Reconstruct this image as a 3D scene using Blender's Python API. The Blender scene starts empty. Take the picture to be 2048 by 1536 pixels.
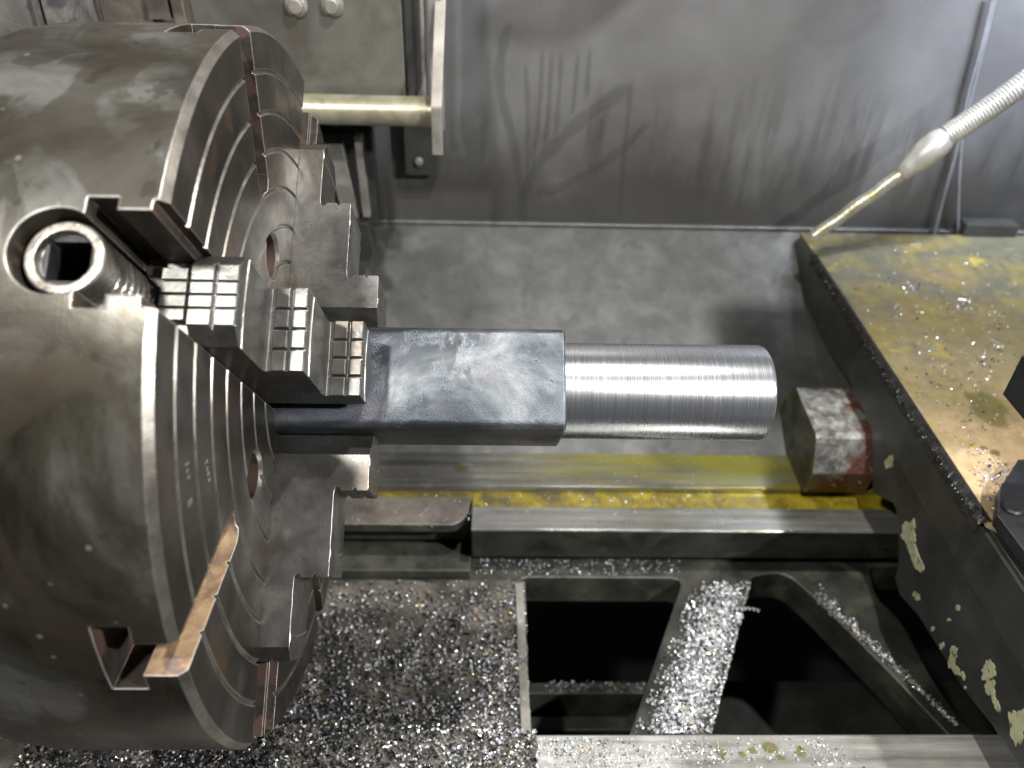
import bpy, bmesh, math, random
from mathutils import Vector, Matrix, noise as mnoise
random.seed(7)
R = math.radians
scene = bpy.context.scene
COL = scene.collection

# ------------------------------------------------------------------ camera
F_PX, YAW, ROLL = 1600.0, -0.03, 0.012
AL = R(53)
AX = Vector((1, 0, 0)); AU = Vector((0, math.cos(AL), math.sin(AL))); AF = Vector((0, math.sin(AL), -math.cos(AL)))
CAM = 0.150 * AX + 0.004 * AU - 0.611 * AF
def rotv(d):
    c, s = math.cos(YAW), math.sin(YAW); x = d[0]*c - d[2]*s; z = d[0]*s + d[2]*c; y = d[1]
    c, s = math.cos(ROLL), math.sin(ROLL)
    return (x*c - y*s)*AX + (x*s + y*c)*AU + z*AF
CR, CU, CF = rotv((1, 0, 0)), rotv((0, 1, 0)), rotv((0, 0, 1))
cd = bpy.data.cameras.new('camera'); cam = bpy.data.objects.new('camera', cd); COL.objects.link(cam)
m = Matrix.Identity(4)
for i in range(3):
    m[i][0] = CR[i]; m[i][1] = CU[i]; m[i][2] = -CF[i]; m[i][3] = CAM[i]
cam.matrix_world = m
cd.sensor_width = 36; cd.lens = F_PX/2048*36; cd.clip_start = 0.01; cd.clip_end = 50
cd.dof.use_dof = True; cd.dof.focus_distance = 0.565; cd.dof.aperture_fstop = 5.6
scene.camera = cam

# ------------------------------------------------------------------ world, exposure
w = bpy.data.worlds.new('World'); scene.world = w; w.use_nodes = True
bg = w.node_tree.nodes['Background']; bg.inputs[0].default_value = (0.85, 0.92, 1.0, 1); bg.inputs[1].default_value = 0.022
scene.view_settings.view_transform = 'Standard'; scene.view_settings.look = 'None'
scene.view_settings.exposure = 0.18; scene.view_settings.gamma = 1.0
try: scene.view_settings.use_curve_mapping = False
except Exception: pass

# ------------------------------------------------------------------ work lamps above the machine
def lamp(name, loc, target, size, watts, color, size_y=None, label=''):
    ld = bpy.data.lights.new(name, 'AREA'); ld.shape = 'RECTANGLE'; ld.size = size; ld.size_y = size_y or size
    ld.energy = watts; ld.color = color
    o = bpy.data.objects.new(name, ld); COL.objects.link(o); o.location = loc
    o.rotation_euler = (Vector(target)-Vector(loc)).to_track_quat('-Z', 'Y').to_euler()
    return o
lamp('work_lamp', (-0.23, -0.55, 0.88), (0.02, 0, 0), 0.06, 10.0, (1.0, 0.985, 0.95), 0.05)
lamp('ceiling_lamp', (0.42, -0.03, 0.98), (0.42, 0, 0), 0.035, 11.5, (1.0, 0.995, 0.97), 0.035)
gl = lamp('guard_lamp', (0.86, 0.25, 0.62), (0.90, 0.56, 0.14), 0.26, 2.8, (0.74, 0.82, 1.0), 0.07)
gl.data.spread = R(62)
ml = lamp('machine_lamp', (1.00, -0.62, 0.70), (0.15, 0.0, -0.15), 0.04, 5.0, (0.98, 0.99, 1.0), 0.04)
ml.data.spread = R(80)

# ------------------------------------------------------------------ pixel ray helpers (used to take real positions off known planes)
def ray(px, py): return CR*((px-1024)/F_PX) - CU*((py-768)/F_PX) + CF
def hit(px, py, ax, v):
    d = ray(px, py); return CAM + d*((v-CAM[ax])/d[ax])
def hitn(px, py, p0, n):
    d = ray(px, py); n = Vector(n); return CAM + d*(((Vector(p0)-CAM).dot(n))/d.dot(n))

# ------------------------------------------------------------------ object helpers
def link(o, parent=None):
    COL.objects.link(o)
    if parent: o.parent = parent
    return o
def tag(o, label, cat, group=None, kind=None):
    if label: o['label'] = label
    if cat: o['category'] = cat
    if group: o['group'] = group
    if kind: o['kind'] = kind
    return o
def empty(name, loc, label, cat, group=None):
    o = bpy.data.objects.new(name, None); o.empty_display_size = 0.02; COL.objects.link(o); o.location = loc
    return tag(o, label, cat, group)
def obj_from_bm(name, bm, mat, parent=None, smooth=35, label=None, recalc=True):
    if recalc: bmesh.ops.recalc_face_normals(bm, faces=bm.faces)
    me = bpy.data.meshes.new(name); bm.to_mesh(me); bm.free()
    for mt in (mat if isinstance(mat, (list, tuple)) else [mat]): me.materials.append(mt)
    if smooth:
        me.polygons.foreach_set('use_smooth', [True]*len(me.polygons)); me.set_sharp_from_angle(angle=R(smooth))
    o = bpy.data.objects.new(name, me); COL.objects.link(o)
    if parent:
        o.parent = parent
        o.matrix_parent_inverse = Matrix.Translation(-parent.location)
    if label: o['label'] = label
    return o
def prism(bm, pts, vec, mi=0):
    """closed polygon (3D points) extruded by vec"""
    a = [bm.verts.new(p) for p in pts]; b = [bm.verts.new(Vector(p)+Vector(vec)) for p in pts]
    n = len(pts); fs = [bm.faces.new(a), bm.faces.new(b[::-1])]
    for i in range(n): fs.append(bm.faces.new((a[(i+1) % n], a[i], b[i], b[(i+1) % n])))
    for f in fs: f.material_index = mi
def boxm(bm, x0, x1, y0, y1, z0, z1, mi=0):
    prism(bm, [(x0, y0, z0), (x1, y0, z0), (x1, y1, z0), (x0, y1, z0)], (0, 0, z1-z0), mi)
def xprof(bm, pts, x0, x1, mi=0):
    prism(bm, [(x0, y, z) for y, z in pts], (x1-x0, 0, 0), mi)
def tube(bm, path, rad, seg=16, cap=True, mi=0):
    """path of points with radius number or list"""
    P = [Vector(p) for p in path]; rings = []
    ref = None
    for i, p in enumerate(P):
        t = (P[min(i+1, len(P)-1)] - P[max(i-1, 0)]).normalized()
        if ref is None: ref = t.orthogonal().normalized()
        ref = (ref - t*ref.dot(t)).normalized(); b = t.cross(ref)
        r = rad[i] if isinstance(rad, (list, tuple)) else rad
        rings.append([bm.verts.new(p + (ref*math.cos(2*math.pi*k/seg) + b*math.sin(2*math.pi*k/seg))*r) for k in range(seg)])
    for i in range(len(rings)-1):
        for k in range(seg):
            f = bm.faces.new((rings[i][k], rings[i][(k+1) % seg], rings[i+1][(k+1) % seg], rings[i+1][k])); f.material_index = mi
    if cap:
        bm.faces.new(rings[0][::-1]).material_index = mi; bm.faces.new(rings[-1]).material_index = mi
def revolve(bm, prof, axis_o, axis_d, seg=64, mi=0, closed=False):
    """prof list of (along, radius)"""
    d = Vector(axis_d).normalized(); u = d.orthogonal().normalized(); v = d.cross(u); o = Vector(axis_o)
    rings = []
    for a, r in prof:
        if r < 1e-7: rings.append([bm.verts.new(o+d*a)]); continue
        rings.append([bm.verts.new(o+d*a+(u*math.cos(2*math.pi*k/seg)+v*math.sin(2*math.pi*k/seg))*r) for k in range(seg)])
    n = len(rings)
    for i in range(n if closed else n-1):
        A, B = rings[i], rings[(i+1) % n]
        for k in range(seg):
            k2 = (k+1) % seg
            if len(A) == 1: f = bm.faces.new((A[0], B[k2], B[k]))
            elif len(B) == 1: f = bm.faces.new((A[k], A[k2], B[0]))
            else: f = bm.faces.new((A[k], A[k2], B[k2], B[k]))
            f.material_index = mi
def tmp_obj(bm):
    bmesh.ops.recalc_face_normals(bm, faces=bm.faces)
    me = bpy.data.meshes.new('tmp'); bm.to_mesh(me); bm.free()
    o = bpy.data.objects.new('tmp', me); COL.objects.link(o); return o
def boolean(o, cutter_bm, op='DIFFERENCE'):
    c = tmp_obj(cutter_bm)
    md = o.modifiers.new('b', 'BOOLEAN'); md.operation = op; md.object = c; md.solver = 'EXACT'
    bpy.context.view_layer.update()
    dg = bpy.context.evaluated_depsgraph_get()
    me = bpy.data.meshes.new_from_object(o.evaluated_get(dg))
    o.modifiers.clear(); old = o.data; o.data = me; bpy.data.meshes.remove(old)
    cm = c.data; bpy.data.objects.remove(c); bpy.data.meshes.remove(cm)
def finish(o, name, mats, parent=None, smooth=30):
    me = o.data; me.materials.clear()
    for mt in (mats if isinstance(mats, (list, tuple)) else [mats]): me.materials.append(mt)
    me.polygons.foreach_set('use_smooth', [True]*len(me.polygons)); me.set_sharp_from_angle(angle=R(smooth))
    o.name = name; me.name = name
    if parent:
        o.parent = parent; o.matrix_parent_inverse = Matrix.Translation(-parent.location)
    return o

# ------------------------------------------------------------------ materials
class NT:
    def __init__(s, name):
        s.m = bpy.data.materials.new(name); s.m.use_nodes = True; s.t = s.m.node_tree; s.n = s.t.nodes; s.l = s.t.links
        s.b = s.n['Principled BSDF']; s.tc = s.n.new('ShaderNodeTexCoord')
    def lk(s, a, b): s.l.new(a, b)
    def mapping(s, scale=(1, 1, 1), loc=(0, 0, 0), rot=(0, 0, 0)):
        n = s.n.new('ShaderNodeMapping'); n.inputs['Scale'].default_value = scale; n.inputs['Location'].default_value = loc
        n.inputs['Rotation'].default_value = rot; s.lk(s.tc.outputs['Object'], n.inputs[0]); return n.outputs[0]
    def noise(s, scale, detail=4, rough=0.55, vec=None, dist=0.0):
        n = s.n.new('ShaderNodeTexNoise'); n.inputs['Scale'].default_value = scale; n.inputs['Detail'].default_value = detail
        n.inputs['Roughness'].default_value = rough; n.inputs['Distortion'].default_value = dist
        s.lk(vec or s.tc.outputs['Object'], n.inputs['Vector']); return n.outputs['Fac']
    def voronoi(s, scale, vec=None, feature='F1', out='Distance', rnd=1.0):
        n = s.n.new('ShaderNodeTexVoronoi'); n.feature = feature; n.inputs['Scale'].default_value = scale
        n.inputs['Randomness'].default_value = rnd
        s.lk(vec or s.tc.outputs['Object'], n.inputs['Vector']); return n.outputs[out]
    def ramp(s, fac, stops, interp='LINEAR'):
        n = s.n.new('ShaderNodeValToRGB'); e = n.color_ramp; e.interpolation = interp
        while len(e.elements) < len(stops): e.elements.new(0.5)
        for el, (p, c) in zip(e.elements, stops):
            el.position = p; el.color = (c, c, c, 1) if isinstance(c, (int, float)) else (*c, 1)
        s.lk(fac, n.inputs[0]); return n.outputs[0]
    def mix(s, fac, a, b, mode='MIX'):
        n = s.n.new('ShaderNodeMix'); n.data_type = 'RGBA'; n.blend_type = mode
        for inp, v in ((n.inputs[0], fac), (n.inputs[6], a), (n.inputs[7], b)):
            if isinstance(v, (int, float)): inp.default_value = v if inp.type == 'VALUE' else (v, v, v, 1)
            elif isinstance(v, (tuple, list)): inp.default_value = (*v, 1)
            else: s.lk(v, inp)
        return n.outputs[2]
    def math(s, op, a, b=0.0, clamp=False):
        n = s.n.new('ShaderNodeMath'); n.operation = op; n.use_clamp = clamp
        for inp, v in ((n.inputs[0], a), (n.inputs[1], b)):
            if isinstance(v, (int, float)): inp.default_value = v
            else: s.lk(v, inp)
        return n.outputs[0]
    def sep(s, which='Object'):
        n = s.n.new('ShaderNodeSeparateXYZ'); s.lk(s.tc.outputs[which], n.inputs[0]); return n.outputs
    def bump(s, h, strength, dist, normal=None):
        n = s.n.new('ShaderNodeBump'); n.inputs['Strength'].default_value = strength; n.inputs['Distance'].default_value = dist
        s.lk(h, n.inputs['Height'])
        if normal: s.lk(normal, n.inputs['Normal'])
        return n.outputs[0]
    def bevel(s, rad):
        n = s.n.new('ShaderNodeBevel'); n.samples = 6; n.inputs['Radius'].default_value = rad; return n.outputs[0]
    def edge(s, rad, lo=0.02, hi=0.25):
        """1 near a worn corner, 0 elsewhere"""
        bv = s.bevel(rad); g = s.n.new('ShaderNodeNewGeometry')
        d = s.n.new('ShaderNodeVectorMath'); d.operation = 'DOT_PRODUCT'; s.lk(bv, d.inputs[0]); s.lk(g.outputs['Normal'], d.inputs[1])
        inv = s.math('SUBTRACT', 1.0, d.outputs['Value'])
        return s.ramp(inv, [(lo, 0.0), (hi, 1.0)]), bv
    def out(s, color=None, rough=None, metal=None, normal=None, **kw):
        for key, v in (('Base Color', color), ('Roughness', rough), ('Metallic', metal), ('Normal', normal)):
            if v is None: continue
            i = s.b.inputs[key]
            if isinstance(v, (int, float)): i.default_value = v
            elif isinstance(v, tuple): i.default_value = (*v, 1)
            else: s.lk(v, i)
        for k, v in kw.items(): s.b.inputs[k.replace('_', ' ')].default_value = v
        return s.m

def steel(name, cols, rough=(0.3, 0.5), metal=0.8, big=14, stain=None, stain_scale=9, stain_thr=(0.52, 0.56), fine=900, bump=0.15,
          edge=0.0, edge_col=(0.62, 0.6, 0.56), specks=0.0, stretch=(1, 1, 1), stretch_scale=0, stretch_amt=0.25, loc=(0, 0, 0)):
    n = NT(name)
    v = n.mapping(loc=loc)
    a = n.noise(big, 7, 0.62, v, 0.4)
    c = n.ramp(a, [(0.30+0.4*i/(len(cols)-1), q) for i, q in enumerate(cols)])
    r = n.ramp(n.noise(big*2.3, 6, 0.6, v), [(0.3, rough[0]), (0.7, rough[1])])
    if stain:
        sn = n.noise(stain_scale, 5, 0.55, n.mapping(loc=(3.1+loc[0], 1.7, 5.2)), 0.8)
        sf = n.ramp(sn, [(stain_thr[0], 0.0), (stain_thr[1], 0.85)])
        c = n.mix(sf, c, stain); r = n.mix(sf, r, rough[1]*0.9)
    if stretch_scale:
        st = n.noise(stretch_scale, 4, 0.7, n.mapping(scale=stretch))
        c = n.mix(stretch_amt, c, n.ramp(st, [(0.35, 0.02), (0.65, 0.9)]), 'OVERLAY')
    if specks:
        sp = n.voronoi(170, None)
        c = n.mix(n.ramp(sp, [(0.05, specks), (0.14, 0.0)]), c, (0.03, 0.02, 0.012))
    nrm = None
    if edge:
        e, bv = n.edge(edge)
        ev = n.math('MULTIPLY', e, n.ramp(n.noise(160, 3, 0.6), [(0.30, 0.35), (0.55, 1.0)]))
        c = n.mix(ev, c, edge_col); r = n.mix(ev, r, 0.30); nrm = bv
    f1 = n.noise(fine, 3, 0.6)
    nrm = n.bump(f1, bump, 0.0006, nrm)
    nrm = n.bump(n.noise(fine/9, 4, 0.6), bump*0.8, 0.002, nrm)
    return n.out(c, r, metal, nrm)

M = {}
# chuck skin: grey oily cast steel with brown patches and drips
def chuck_skin():
    n = NT('chuck_skin')
    v = n.mapping(scale=(1.0, 1, 1), rot=(0.3, 0.2, 0))
    a = n.noise(9, 8, 0.62, v, 0.6)
    c = n.ramp(a, [(0.34, (0.026, 0.022, 0.015)), (0.46, (0.062, 0.056, 0.043)), (0.55, (0.125, 0.120, 0.102)), (0.68, (0.24, 0.236, 0.215))])
    s1 = n.ramp(n.noise(11, 6, 0.55, n.mapping(loc=(4, 2, 1), scale=(1.4, 1, 0.8)), 1.1), [(0.48, 0.0), (0.525, 0.8)])
    c = n.mix(n.math('MULTIPLY', s1, 0.75), c, (0.072, 0.056, 0.040))
    s2 = n.ramp(n.noise(26, 5, 0.6, n.mapping(loc=(8, 3, 4)), 0.6), [(0.58, 0.0), (0.61, 0.55)])
    c = n.mix(s2, c, (0.045, 0.045, 0.036))
    dots = n.ramp(n.voronoi(48, n.mapping(loc=(1, 1, 3))), [(0.05, 0.75), (0.09, 0.0)])
    c = n.mix(dots, c, (0.30, 0.28, 0.22))
    e, bv = n.edge(0.0022, 0.02, 0.16)
    ev = n.math('MULTIPLY', e, n.ramp(n.noise(120, 3, 0.6), [(0.30, 0.45), (0.55, 1.0)]))
    c = n.mix(ev, c, (0.72, 0.71, 0.66))
    vert = n.noise(60, 5, 0.7, n.mapping(scale=(1, 0.12, 0.12)))
    r = n.ramp(n.noise(13, 6, 0.6), [(0.32, 0.28), (0.68, 0.46)]); r = n.mix(s1, r, 0.34); r = n.mix(ev, r, 0.3)
    nrm = n.bump(n.noise(700, 3, 0.6), 0.12, 0.0004, bv)
    nrm = n.bump(vert, 0.07, 0.0008, nrm)
    return n.out(c, r, 0.62, nrm)
M['chuck'] = chuck_skin()
def chuck_face():
    n = NT('chuck_face')
    a = n.noise(12, 8, 0.65, n.mapping(loc=(2, 0, 1)), 0.5)
    c = n.ramp(a, [(0.32, (0.022, 0.018, 0.014)), (0.5, (0.052, 0.044, 0.037)), (0.68, (0.115, 0.102, 0.09))])
    rust = n.ramp(n.noise(22, 6, 0.65, n.mapping(loc=(5, 5, 5)), 0.5), [(0.55, 0.0), (0.70, 0.55)])
    c = n.mix(rust, c, (0.16, 0.095, 0.045))
    # faint turning marks round the axis
    x, y, z = n.sep()[0:3]
    rad = n.math('SQRT', n.math('ADD', n.math('MULTIPLY', y, y), n.math('MULTIPLY', z, z)))
    comb = n.n.new('ShaderNodeCombineXYZ'); n.lk(n.math('MULTIPLY', rad, 900), comb.inputs[0])
    tm = n.noise(1.0, 3, 0.7, comb.outputs[0])
    c = n.mix(0.35, c, n.ramp(tm, [(0.3, 0.25), (0.7, 0.75)]), 'OVERLAY')
    e, bv = n.edge(0.0013, 0.015, 0.20)
    ev = n.math('MULTIPLY', e, n.ramp(n.noise(170, 3, 0.6), [(0.30, 0.45), (0.52, 1.0)]))
    c = n.mix(ev, c, (0.74, 0.72, 0.68))
    r = n.ramp(n.noise(25, 6, 0.6), [(0.32, 0.26), (0.68, 0.46)]); r = n.mix(ev, r, 0.28)
    nrm = n.bump(tm, 0.10, 0.0005, bv); nrm = n.bump(n.noise(500, 3, 0.6), 0.14, 0.0007, nrm)
    return n.out(c, r, 0.7, nrm)
M['face'] = chuck_face()
M['groove'] = steel('bright_turned_groove', [(0.10, 0.085, 0.068), (0.20, 0.18, 0.155), (0.36, 0.34, 0.31)], (0.26, 0.42), 0.75, 30, (0.12, 0.09, 0.06), 24, (0.60, 0.72))
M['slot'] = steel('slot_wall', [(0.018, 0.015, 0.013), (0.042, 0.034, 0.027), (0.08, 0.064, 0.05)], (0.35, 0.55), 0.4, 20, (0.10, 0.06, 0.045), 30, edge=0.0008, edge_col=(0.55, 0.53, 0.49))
M['rust'] = steel('rusty_slot_wall', [(0.13, 0.085, 0.05), (0.27, 0.175, 0.095), (0.40, 0.28, 0.16)], (0.5, 0.7), 0.1, 75, (0.15, 0.105, 0.095), 34, (0.54, 0.60), fine=420, bump=0.5, edge=0.0012, edge_col=(0.75, 0.70, 0.66))
M['jaw'] = steel('jaw_steel', [(0.085, 0.08, 0.072), (0.18, 0.175, 0.162), (0.32, 0.31, 0.285)], (0.24, 0.42), 0.85, 22, (0.15, 0.12, 0.09), 26, (0.54, 0.66), fine=1300, bump=0.14, edge=0.0006, edge_col=(0.86, 0.84, 0.78), specks=0.5)
M['jaw_bright'] = steel('polished_land', [(0.50, 0.48, 0.45), (0.66, 0.64, 0.60)], (0.22, 0.34), 0.5, 40, bump=0.08)
M['screw'] = steel('screw_steel', [(0.22, 0.20, 0.17), (0.42, 0.39, 0.34), (0.6, 0.57, 0.5)], (0.2, 0.36), 0.9, 60, edge=0.0012, edge_col=(0.8, 0.76, 0.68))

def bar_scale():
    n = NT('mill_scale')
    a = n.noise(16, 7, 0.65, n.mapping(scale=(0.6, 1, 1)), 0.8)
    c = n.ramp(a, [(0.30, (0.024, 0.026, 0.031)), (0.47, (0.048, 0.054, 0.063)), (0.57, (0.090, 0.100, 0.110)), (0.72, (0.19, 0.195, 0.195))])
    vio = n.ramp(n.noise(30, 5, 0.6, n.mapping(loc=(7, 7, 1))), [(0.55, 0.0), (0.72, 0.4)])
    c = n.mix(vio, c, (0.13, 0.095, 0.12))
    b1 = n.noise(760, 4, 0.65, None, 0.2)
    e, bv = n.edge(0.0010, 0.01, 0.2)
    c = n.mix(e, c, (0.65, 0.66, 0.66))
    wet = n.ramp(n.noise(13, 5, 0.6, n.mapping(loc=(0.5, 3, 2)), 0.6), [(0.46, 1.0), (0.54, 0.12)])
    nb = n.n.new('ShaderNodeBump'); nb.inputs['Distance'].default_value = 0.0009; n.lk(b1, nb.inputs['Height']); n.lk(bv, nb.inputs['Normal'])
    n.lk(n.math('MULTIPLY', wet, 0.8), nb.inputs['Strength'])
    r = n.ramp(n.noise(20, 4, 0.6), [(0.35, 0.26), (0.65, 0.40)])
    return n.out(c, r, 0.7, nb.outputs[0])
M['bar'] = bar_scale()
def turned():
    n = NT('turned_steel')
    x = n.sep()[0]
    comb = n.n.new('ShaderNodeCombineXYZ'); n.lk(n.math('MULTIPLY', x, 2400), comb.inputs[0])
    ys = n.sep(); n.lk(n.math('MULTIPLY', ys[1], 14), comb.inputs[1]); n.lk(n.math('MULTIPLY', ys[2], 14), comb.inputs[2])
    t = n.noise(1.0, 5, 0.75, comb.outputs[0])
    c = n.ramp(t, [(0.30, (0.50, 0.51, 0.54)), (0.5, (0.63, 0.64, 0.66)), (0.72, (0.78, 0.79, 0.81))])
    r = n.ramp(t, [(0.3, 0.23), (0.7, 0.33)])
    nrm = n.bump(t, 0.05, 0.00022)
    m_ = n.out(c, r, 0.95, nrm)
    n.b.inputs['Anisotropic'].default_value = 0.6; n.b.inputs['Anisotropic Rotation'].default_value = 0.25
    tg = n.n.new('ShaderNodeTangent'); tg.direction_type = 'RADIAL'; tg.axis = 'X'; n.lk(tg.outputs[0], n.b.inputs['Tangent'])
    return m_
M['turned'] = turned()
def way_mat(name, yellow=0.0, xr=(0.1, 0.5), base=0.30):
    n = NT(name)
    g = n.noise(5, 5, 0.7, n.mapping(scale=(1, 22, 22)))
    g2 = n.noise(18, 5, 0.65, None, 0.3)
    b = base
    c = n.ramp(g, [(0.3, (b*0.6, b*0.58, b*0.53)), (0.5, (b, b*0.98, b*0.93)), (0.75, (b*1.6, b*1.57, b*1.5))])
    c = n.mix(0.35, c, n.ramp(g2, [(0.3, 0.2), (0.7, 0.8)]), 'OVERLAY')
    if yellow:
        x = n.sep()[0]
        xm = n.ramp(n.math('MULTIPLY', x, 1.6), [(xr[0], 0.0), (xr[1], 1.0)])
        ym = n.ramp(n.noise(7, 5, 0.6, n.mapping(scale=(1, 5, 5), loc=(2, 0, 0)), 0.4), [(0.38, 0.15), (0.62, 1.0)])
        c = n.mix(n.math('MULTIPLY', n.math('MULTIPLY', xm, ym), yellow), c, (0.40, 0.36, 0.04))
    r = n.ramp(g2, [(0.3, 0.15), (0.7, 0.32)])
    e, bv = n.edge(0.0012)
    c = n.mix(e, c, (0.66, 0.65, 0.6))
    nrm = n.bump(g, 0.10, 0.001, bv)
    return n.out(c, r, 0.7, nrm)
M['way'] = way_mat('ground_way', 0.9, (0.18, 0.52), 0.24)
M['way_front'] = way_mat('front_way_steel', 0.1, (0.2, 0.6), 0.62)

M['way_plain'] = way_mat('ground_way_plain', 0.15, (0.2, 0.6), 0.30)
def oil_groove():
    n = NT('oily_groove')
    a = n.math('ADD', n.noise(38, 6, 0.65, None, 0.6), n.math('SUBTRACT', n.math('MULTIPLY', n.sep()[0], 0.35), 0.13))
    c = n.ramp(a, [(0.34, (0.10, 0.08, 0.03)), (0.50, (0.22, 0.17, 0.015)), (0.66, (0.38, 0.29, 0.02))])
    nrm = n.bump(n.noise(45, 3, 0.5), 0.25, 0.003)
    return n.out(c, 0.12, 0.1, nrm, Coat_Weight=0.6)
M['oil'] = oil_groove()
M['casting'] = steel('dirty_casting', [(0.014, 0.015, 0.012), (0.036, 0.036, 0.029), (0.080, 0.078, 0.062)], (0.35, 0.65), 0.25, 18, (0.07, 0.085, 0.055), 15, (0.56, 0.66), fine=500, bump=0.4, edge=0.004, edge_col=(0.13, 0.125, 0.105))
M['casting_brown'] = steel('brown_casting', [(0.07, 0.06, 0.05), (0.14, 0.12, 0.10), (0.22, 0.195, 0.16)], (0.4, 0.6), 0.3, 16, (0.07, 0.06, 0.05), 18, (0.55, 0.7), fine=420, bump=0.4, edge=0.002, edge_col=(0.4, 0.37, 0.3))
M['dark'] = steel('dark_painted_casting', [(0.018, 0.018, 0.017), (0.032, 0.032, 0.030), (0.050, 0.050, 0.046)], (0.30, 0.50), 0.0, 16, fine=500, bump=0.2, edge=0.0015, edge_col=(0.10, 0.10, 0.09))
M['black'] = steel('blackened_steel', [(0.012, 0.012, 0.013), (0.03, 0.03, 0.032)], (0.35, 0.55), 0.3, 40, fine=600, bump=0.2, edge=0.0012, edge_col=(0.2, 0.2, 0.2))
M['grime'] = steel('black_chip_grime', [(0.006, 0.006, 0.006), (0.03, 0.028, 0.024)], (0.25, 0.6), 0.1, 90, fine=350, bump=0.9)
M['paint'] = steel('old_cream_paint', [(0.30, 0.30, 0.17), (0.46, 0.46, 0.28)], (0.5, 0.7), 0.0, 80, (0.05, 0.05, 0.04), 120, (0.60, 0.62), fine=400, bump=0.3)
def guard_mat():
    n = NT('splash_guard_metal')
    a = n.noise(3.2, 7, 0.6, None, 0.3)
    c = n.ramp(a, [(0.32, (0.135, 0.132, 0.13)), (0.5, (0.19, 0.188, 0.188)), (0.7, (0.25, 0.25, 0.252))])
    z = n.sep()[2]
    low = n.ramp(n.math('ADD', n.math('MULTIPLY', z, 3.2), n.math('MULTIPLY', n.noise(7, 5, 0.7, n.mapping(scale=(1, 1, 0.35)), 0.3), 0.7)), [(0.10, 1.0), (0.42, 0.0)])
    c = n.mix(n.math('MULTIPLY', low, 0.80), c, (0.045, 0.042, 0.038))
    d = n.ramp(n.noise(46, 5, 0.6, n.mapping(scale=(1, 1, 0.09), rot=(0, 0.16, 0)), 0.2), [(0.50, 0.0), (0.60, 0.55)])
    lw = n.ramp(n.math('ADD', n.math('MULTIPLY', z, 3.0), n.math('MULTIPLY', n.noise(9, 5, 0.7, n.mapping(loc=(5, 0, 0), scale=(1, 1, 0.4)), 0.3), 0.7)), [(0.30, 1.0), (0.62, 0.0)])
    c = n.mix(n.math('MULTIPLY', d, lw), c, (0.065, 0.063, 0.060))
    sm = n.ramp(n.noise(5, 6, 0.65, n.mapping(loc=(9, 0, 2)), 0.8), [(0.52, 0.0), (0.66, 0.35)])
    c = n.mix(sm, c, (0.12, 0.105, 0.09))
    sp = n.ramp(n.voronoi(42, n.mapping(loc=(1, 0, 2))), [(0.03, 0.6), (0.07, 0.0)])
    c = n.mix(sp, c, (0.12, 0.10, 0.08))
    r = n.ramp(n.noise(6, 6, 0.6), [(0.3, 0.34), (0.7, 0.52)])
    return n.out(c, r, 0.35, n.bump(n.noise(14, 4, 0.5), 0.08, 0.01))
M['guard'] = guard_mat()
M['chute'] = steel('chute_sheet', [(0.060, 0.060, 0.056), (0.088, 0.087, 0.082), (0.130, 0.128, 0.120)], (0.48, 0.62), 0.2, 22, (0.062, 0.060, 0.055), 34, (0.56, 0.70), fine=260, bump=0.2, edge=0.002, edge_col=(0.5, 0.5, 0.48), specks=0.25)
M['box'] = steel('cover_sheet', [(0.075, 0.072, 0.062), (0.13, 0.126, 0.108), (0.20, 0.19, 0.16)], (0.3, 0.5), 0.35, 10, (0.10, 0.085, 0.065), 12, (0.56, 0.68), fine=300, bump=0.2, edge=0.002, edge_col=(0.4, 0.4, 0.36), specks=0.3)
M['rough_cast'] = steel('rough_cast_iron', [(0.07, 0.064, 0.058), (0.13, 0.12, 0.11), (0.23, 0.21, 0.19)], (0.5, 0.75), 0.1, 22, (0.045, 0.045, 0.045), 25, (0.54, 0.6), fine=240, bump=0.8)
M['pipe'] = steel('yellowed_pipe', [(0.24, 0.22, 0.14), (0.40, 0.37, 0.26), (0.50, 0.48, 0.37)], (0.3, 0.45), 0.6, 30, (0.25, 0.25, 0.08), 40, (0.6, 0.7), bump=0.15)
M['bracket'] = steel('bracket_steel', [(0.16, 0.15, 0.13), (0.26, 0.24, 0.21), (0.36, 0.34, 0.3)], (0.4, 0.55), 0.4, 25, (0.12, 0.1, 0.08), 30, (0.6, 0.7), edge=0.0015)
def plate_mat():
    n = NT('oily_top_plate')
    o = n.sep()
    y = n.math('ADD', n.math('MULTIPLY', o[1], 1.9), n.math('MULTIPLY', n.noise(6, 5, 0.6, None, 0.4), 0.55))
    c = n.ramp(y, [(0.18, (0.50, 0.34, 0.20)), (0.46, (0.40, 0.29, 0.15)), (0.74, (0.24, 0.20, 0.105)), (1.0, (0.12, 0.115, 0.08))])
    ol = n.ramp(n.noise(9, 6, 0.62, n.mapping(loc=(3, 3, 1)), 0.7), [(0.45, 0.0), (0.60, 0.8)])
    c = n.mix(ol, c, (0.23, 0.18, 0.055))
    ye = n.ramp(n.noise(15, 5, 0.6, n.mapping(loc=(1, 6, 1)), 0.5), [(0.60, 0.0), (0.68, 0.8)])
    c = n.mix(ye, c, (0.42, 0.33, 0.05))
    gr = n.ramp(n.noise(13, 6, 0.62, n.mapping(loc=(9, 3, 2)), 0.5), [(0.58, 0.0), (0.70, 0.7)])
    c = n.mix(gr, c, (0.17, 0.12, 0.10))
    fr = n.ramp(n.noise(70, 5, 0.7), [(0.35, 0.3), (0.65, 0.7)]); c = n.mix(0.45, c, fr, 'OVERLAY')
    r = n.ramp(n.noise(10, 5, 0.6), [(0.3, 0.22), (0.7, 0.45)])
    nrm = n.bump(n.noise(60, 5, 0.6), 0.10, 0.002)
    return n.out(c, r, 0.0, nrm)
M['plate'] = plate_mat()
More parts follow.
